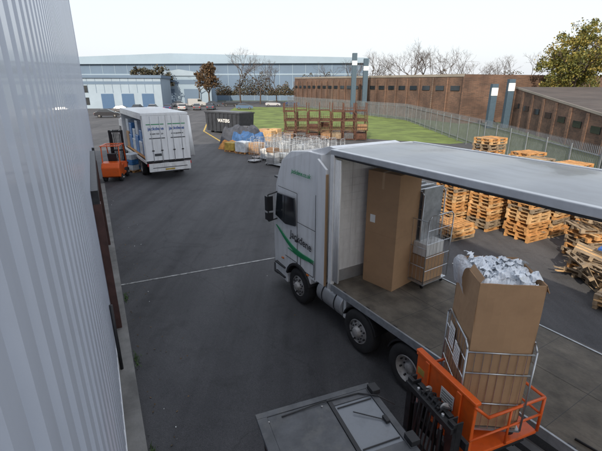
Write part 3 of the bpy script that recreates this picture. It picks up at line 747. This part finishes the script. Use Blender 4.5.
# stillages (post pallets)
b=B()
for i in range(7):
    for r in range(3):
        for k in range(R.choice([3,3,4,4]) ):
            x0=i*1.3+R.uniform(-.1,.1); y0=r*1.3; z=k*.95
            for a in(0,1.15):
                for c in(0,1.): b.box(x0+a,x0+a+.06,y0+c,y0+c+.06,z,z+.95,rust)
            for c in(0,1.): b.box(x0+.06,x0+1.15,y0+c+.01,y0+c+.05,z+.08,z+.15,rust)
            if R.random()<.5: b.box(x0+.06,x0+1.15,y0+.01,y0+.05,z+.45,z+.49,rust)
            for q in range(4): b.box(x0+.2+q*.22,x0+.22+q*.22,y0+.01,y0+.03,z+.15,z+R.uniform(.4,.8),rust)
            for a in(0.01,1.16): b.box(x0+a,x0+a+.04,y0+.06,y0+1.0,z+.08,z+.15,rust)
            if k<=R.choice([0,0,1]): b.box(x0+.1,x0+1.1,y0+.1,y0+.95,z+.17,z+.7,R.choice([woodC,card2,rust,greyp]))
b.obj('steel_stillages',(-1.9,44.2,.006),rad(-3))
# ---------------------------------------------------------------- cars
def car(loc,rz,col,van=False):
    m=mat('car_paint_%d_%d_%d'%tuple(int(c*100) for c in col),col,.3,var=.03,coat=.6)
    b=B()
    if van: pr=[(-2.4,.35),(-2.45,1.9),(-2.2,2.15),(.9,2.1),(1.5,1.35),(2.35,1.1),(2.4,.35)]
    else: pr=[(-2.1,.35),(-2.15,.85),(-1.9,1.0),(-1.4,1.05),(1.0,.98),(2.0,.82),(2.12,.6),(2.1,.3)]
    b.prism(pr,-.88,.88,m)
    if not van:
        f=lambda p:(p[0],p[1]*(1-.22*max(0,(p[2]-1.0))/.5),p[2])
        b.prism([(-1.75,1.0),(-1.2,1.42),(.2,1.46),(1.15,.98)],-.82,.82,glass,tf=f)
        b.prism([(-1.2,1.425),(.15,1.465),(.1,1.50),(-1.1,1.47)],-.68,.68,m)
    else: b.prism([(.2,1.4),(.2,1.95),(.95,1.95),(1.4,1.4)],-.9,.9,glass)
    for x in(-1.3,1.3): b.wheel(x,-.9,.32,.2,-1); b.wheel(x,.9,.32,.2,1)
    b.box(-2.17,-2.1,-.8,-.5,.65,.8,redl); b.box(-2.17,-2.1,.5,.8,.65,.8,redl); b.box(2.08,2.15,-.8,-.5,.6,.75,lens); b.box(2.08,2.15,.5,.8,.6,.75,lens)
    b.obj('parked_van' if van else 'parked_car',loc,rz,bevel=.05)
CC=[(.03,.03,.035),(.3,.3,.32),(.03,.05,.12),(.4,.4,.4),(.1,.1,.11),(.05,.06,.08),(.2,.21,.23)]
car((-36.0,77,0),rad(20),(.03,.03,.035)); car((-38.5,90,0),rad(5),(.1,.1,.11))
for i in range(6): car((-38+i*3.2,97+i*1.0,0),rad(100+R.uniform(-6,6)),CC[i%7])
for i in range(4): car((-34+i*4.6,117+i*.8,0),rad(20+R.uniform(-5,5)),CC[(i*2+1)%7],van=(i==1))
car((-14.0,103,0),rad(8),(.08,.13,.22)); car((-8.0,119,0),rad(5),(.4,.4,.42)); car((-2.5,124,0),rad(5),(.03,.05,.12))
# ---------------------------------------------------------------- trees
def branch(b,p,d,L,r,depth,tips,rr,sides=5):
    q=p+d*L; b.tube(p,q,r,bark,sides if depth>2 else 3,r2=r*.62,cap=False)
    if depth==0: tips.append(q); return
    tips.append(q)
    for k in range(rr.choice([2,3,3])):
        a=Vector((rr.gauss(0,1),rr.gauss(0,1),rr.gauss(0,.6)+.25)).normalized()
        nd=(d*1.0+a*.75).normalized(); branch(b,q,nd,L*rr.uniform(.62,.85),r*.6,depth-1,tips,rr,sides)
def bare_tree(b,x,y,h,rr,depth=6):
    tips=[]; branch(b,Vector((x,y,0)),Vector((rr.gauss(0,.03),rr.gauss(0,.03),1)).normalized(),h*.27,h*.014+.04,depth,tips,rr); return tips
def leaf_tree(name,x,y,h,cr,cm,seed,n=9000,ls=.22,loz=.3,ncl=90,cs=.24):
    rr=random.Random(seed); b=B(); tips=[]
    branch(b,Vector((0,0,0)),Vector((0,0,1)),h*.26,h*.02+.08,5,tips,rr)
    cl=[]
    for k in range(ncl):
        u=Vector((rr.gauss(0,1),rr.gauss(0,1),rr.gauss(0,1))).normalized()*(rr.random()**.4)
        zc=h*(loz+1)/2; zz=u.z*h*(1-loz)/2
        wd=cr*(1-.35*max(0,u.z)); cl.append((Vector((u.x*wd,u.y*wd,zc+zz)),rr.uniform(.5,1.15)*cr*cs))
    for i in range(n):
        c,r=rr.choice(cl); u=Vector((rr.gauss(0,1),rr.gauss(0,1),rr.gauss(0,.8)))
        if u.length>1.9: continue
        p=c+u*.55*r; a=Vector((rr.gauss(0,1),rr.gauss(0,1),rr.gauss(0,1))).normalized(); c2=a.cross(Vector((rr.random(),rr.random(),rr.random()+.1))).normalized()
        s=ls*rr.uniform(.6,1.4); b.add([p-a*s,p+c2*s*.6,p+a*s,p-c2*s*.6],[(0,1,2,3)],cm[rr.randrange(len(cm))] if rr.random()<.5 else cm[int((c.x*3+c.z*5))%len(cm)])
    return b.obj(name,(x,y,0))
lg=[mat('leaf_yellow_green',(.17,.165,.035),.7,var=.3),mat('leaf_olive',(.09,.10,.028),.7,var=.3),mat('leaf_gold',(.24,.185,.04),.7,var=.3)]
lo=[mat('leaf_rust',(.13,.075,.035),.8,var=.3),mat('leaf_brown',(.09,.06,.035),.8,var=.3)]
ld=[mat('leaf_dark',(.06,.058,.035),.8,var=.3),mat('leaf_dark2',(.085,.072,.045),.8,var=.3)]
leaf_tree('autumn_tree',42,65,14.6,5.4,lg,3,26000,.15,.2,190,.21)
leaf_tree('rust_leaved_tree',-28,128,12.5,4.0,lo,5,5000,.28)
b=B(); rr=random.Random(21)
for x,y,h in [(14,122,15),(20,124,17),(25,120,15),(29,120,19),(34,122,20),(38,126,21),(42,118,18),(46,114,16),(49,112,14),(53,110,16),(58,112,18),(10,128,14)]: bare_tree(b,x,y,h*.92,rr,6)
b.obj('bare_tree_row')
b=B(); rr=random.Random(5)
for x,y,h in [(-19,132,18),(-13,134,16),(-34,140,14),(-8,138,14)]: bare_tree(b,x,y,h,rr,6)
b.obj('bare_tree_group')
for i,(x,y,h,cr) in enumerate([(-50,134,11.5,4),(-45,136,12.0,4)]): leaf_tree('dark_tree',x,y,h,cr,ld,30+i,2600,.35)
b=B(); rr=random.Random(9)
for i in range(22000):
    x=rr.uniform(-28,75); y=138+rr.gauss(0,2)-(x*.1); g=min(2.0,abs(rr.gauss(0,1))); z=g*2.6*(.8+.35*math.sin(x*.31)+.25*math.sin(x*.9)+.15*math.sin(x*2.3)); p=Vector((x,y,max(.3,z+2.6)))
    a=Vector((rr.gauss(0,1),rr.gauss(0,1),rr.gauss(0,1))).normalized(); c2=a.cross(Vector((rr.random(),rr.random(),rr.random()+.1))).normalized(); s=.26
    b.add([p-a*s,p+c2*s*.6,p+a*s,p-c2*s*.6],[(0,1,2,3)],rr.choice(ld+[lo[1]]))
b.obj('scrub_hedge')
# ---------------------------------------------------------------- light
sun_el=rad(34); ta=rad(16)
trav=Vector((math.sin(ta),math.cos(ta),0))
d=Vector((trav.x*math.cos(sun_el),trav.y*math.cos(sun_el),-math.sin(sun_el)))
sl=bpy.data.lights.new('sun','SUN'); sl.energy=4.6; sl.angle=rad(.55); sl.color=(1,.90,.75)
so=bpy.data.objects.new('sun',sl); scene.collection.objects.link(so); so.rotation_euler=d.to_track_quat('-Z','Y').to_euler()
w=bpy.data.worlds.new('World'); scene.world=w; w.use_nodes=True; N=w.node_tree.nodes; L=w.node_tree.links
bg=N['Background']; sky=N.new('ShaderNodeTexSky'); sky.sky_type='NISHITA'; sky.sun_disc=False
sky.sun_elevation=sun_el
sd=-d; sky.sun_rotation=math.atan2(sd.x,sd.y); sky.dust_density=3.5; sky.air_density=1.2; sky.ozone_density=1.
mx=N.new('ShaderNodeMixRGB'); mx.inputs[0].default_value=.6; mx.inputs[2].default_value=(8.6,8.95,9.6,1)
L.new(sky.outputs[0],mx.inputs[1]); L.new(mx.outputs[0],bg.inputs['Color']); bg.inputs['Strength'].default_value=.15
# ---------------------------------------------------------------- camera
cam=bpy.data.cameras.new('camera'); co=bpy.data.objects.new('camera',cam); scene.collection.objects.link(co)
co.location=(0,0,5.6); co.rotation_euler=(rad(90)-math.atan(140/400),0,0)
cam.sensor_width=36; cam.lens=36*400/602; cam.clip_start=.03; cam.clip_end=3000
scene.camera=co
scene.view_settings.view_transform='Standard'; scene.view_settings.look='None'; scene.view_settings.exposure=0
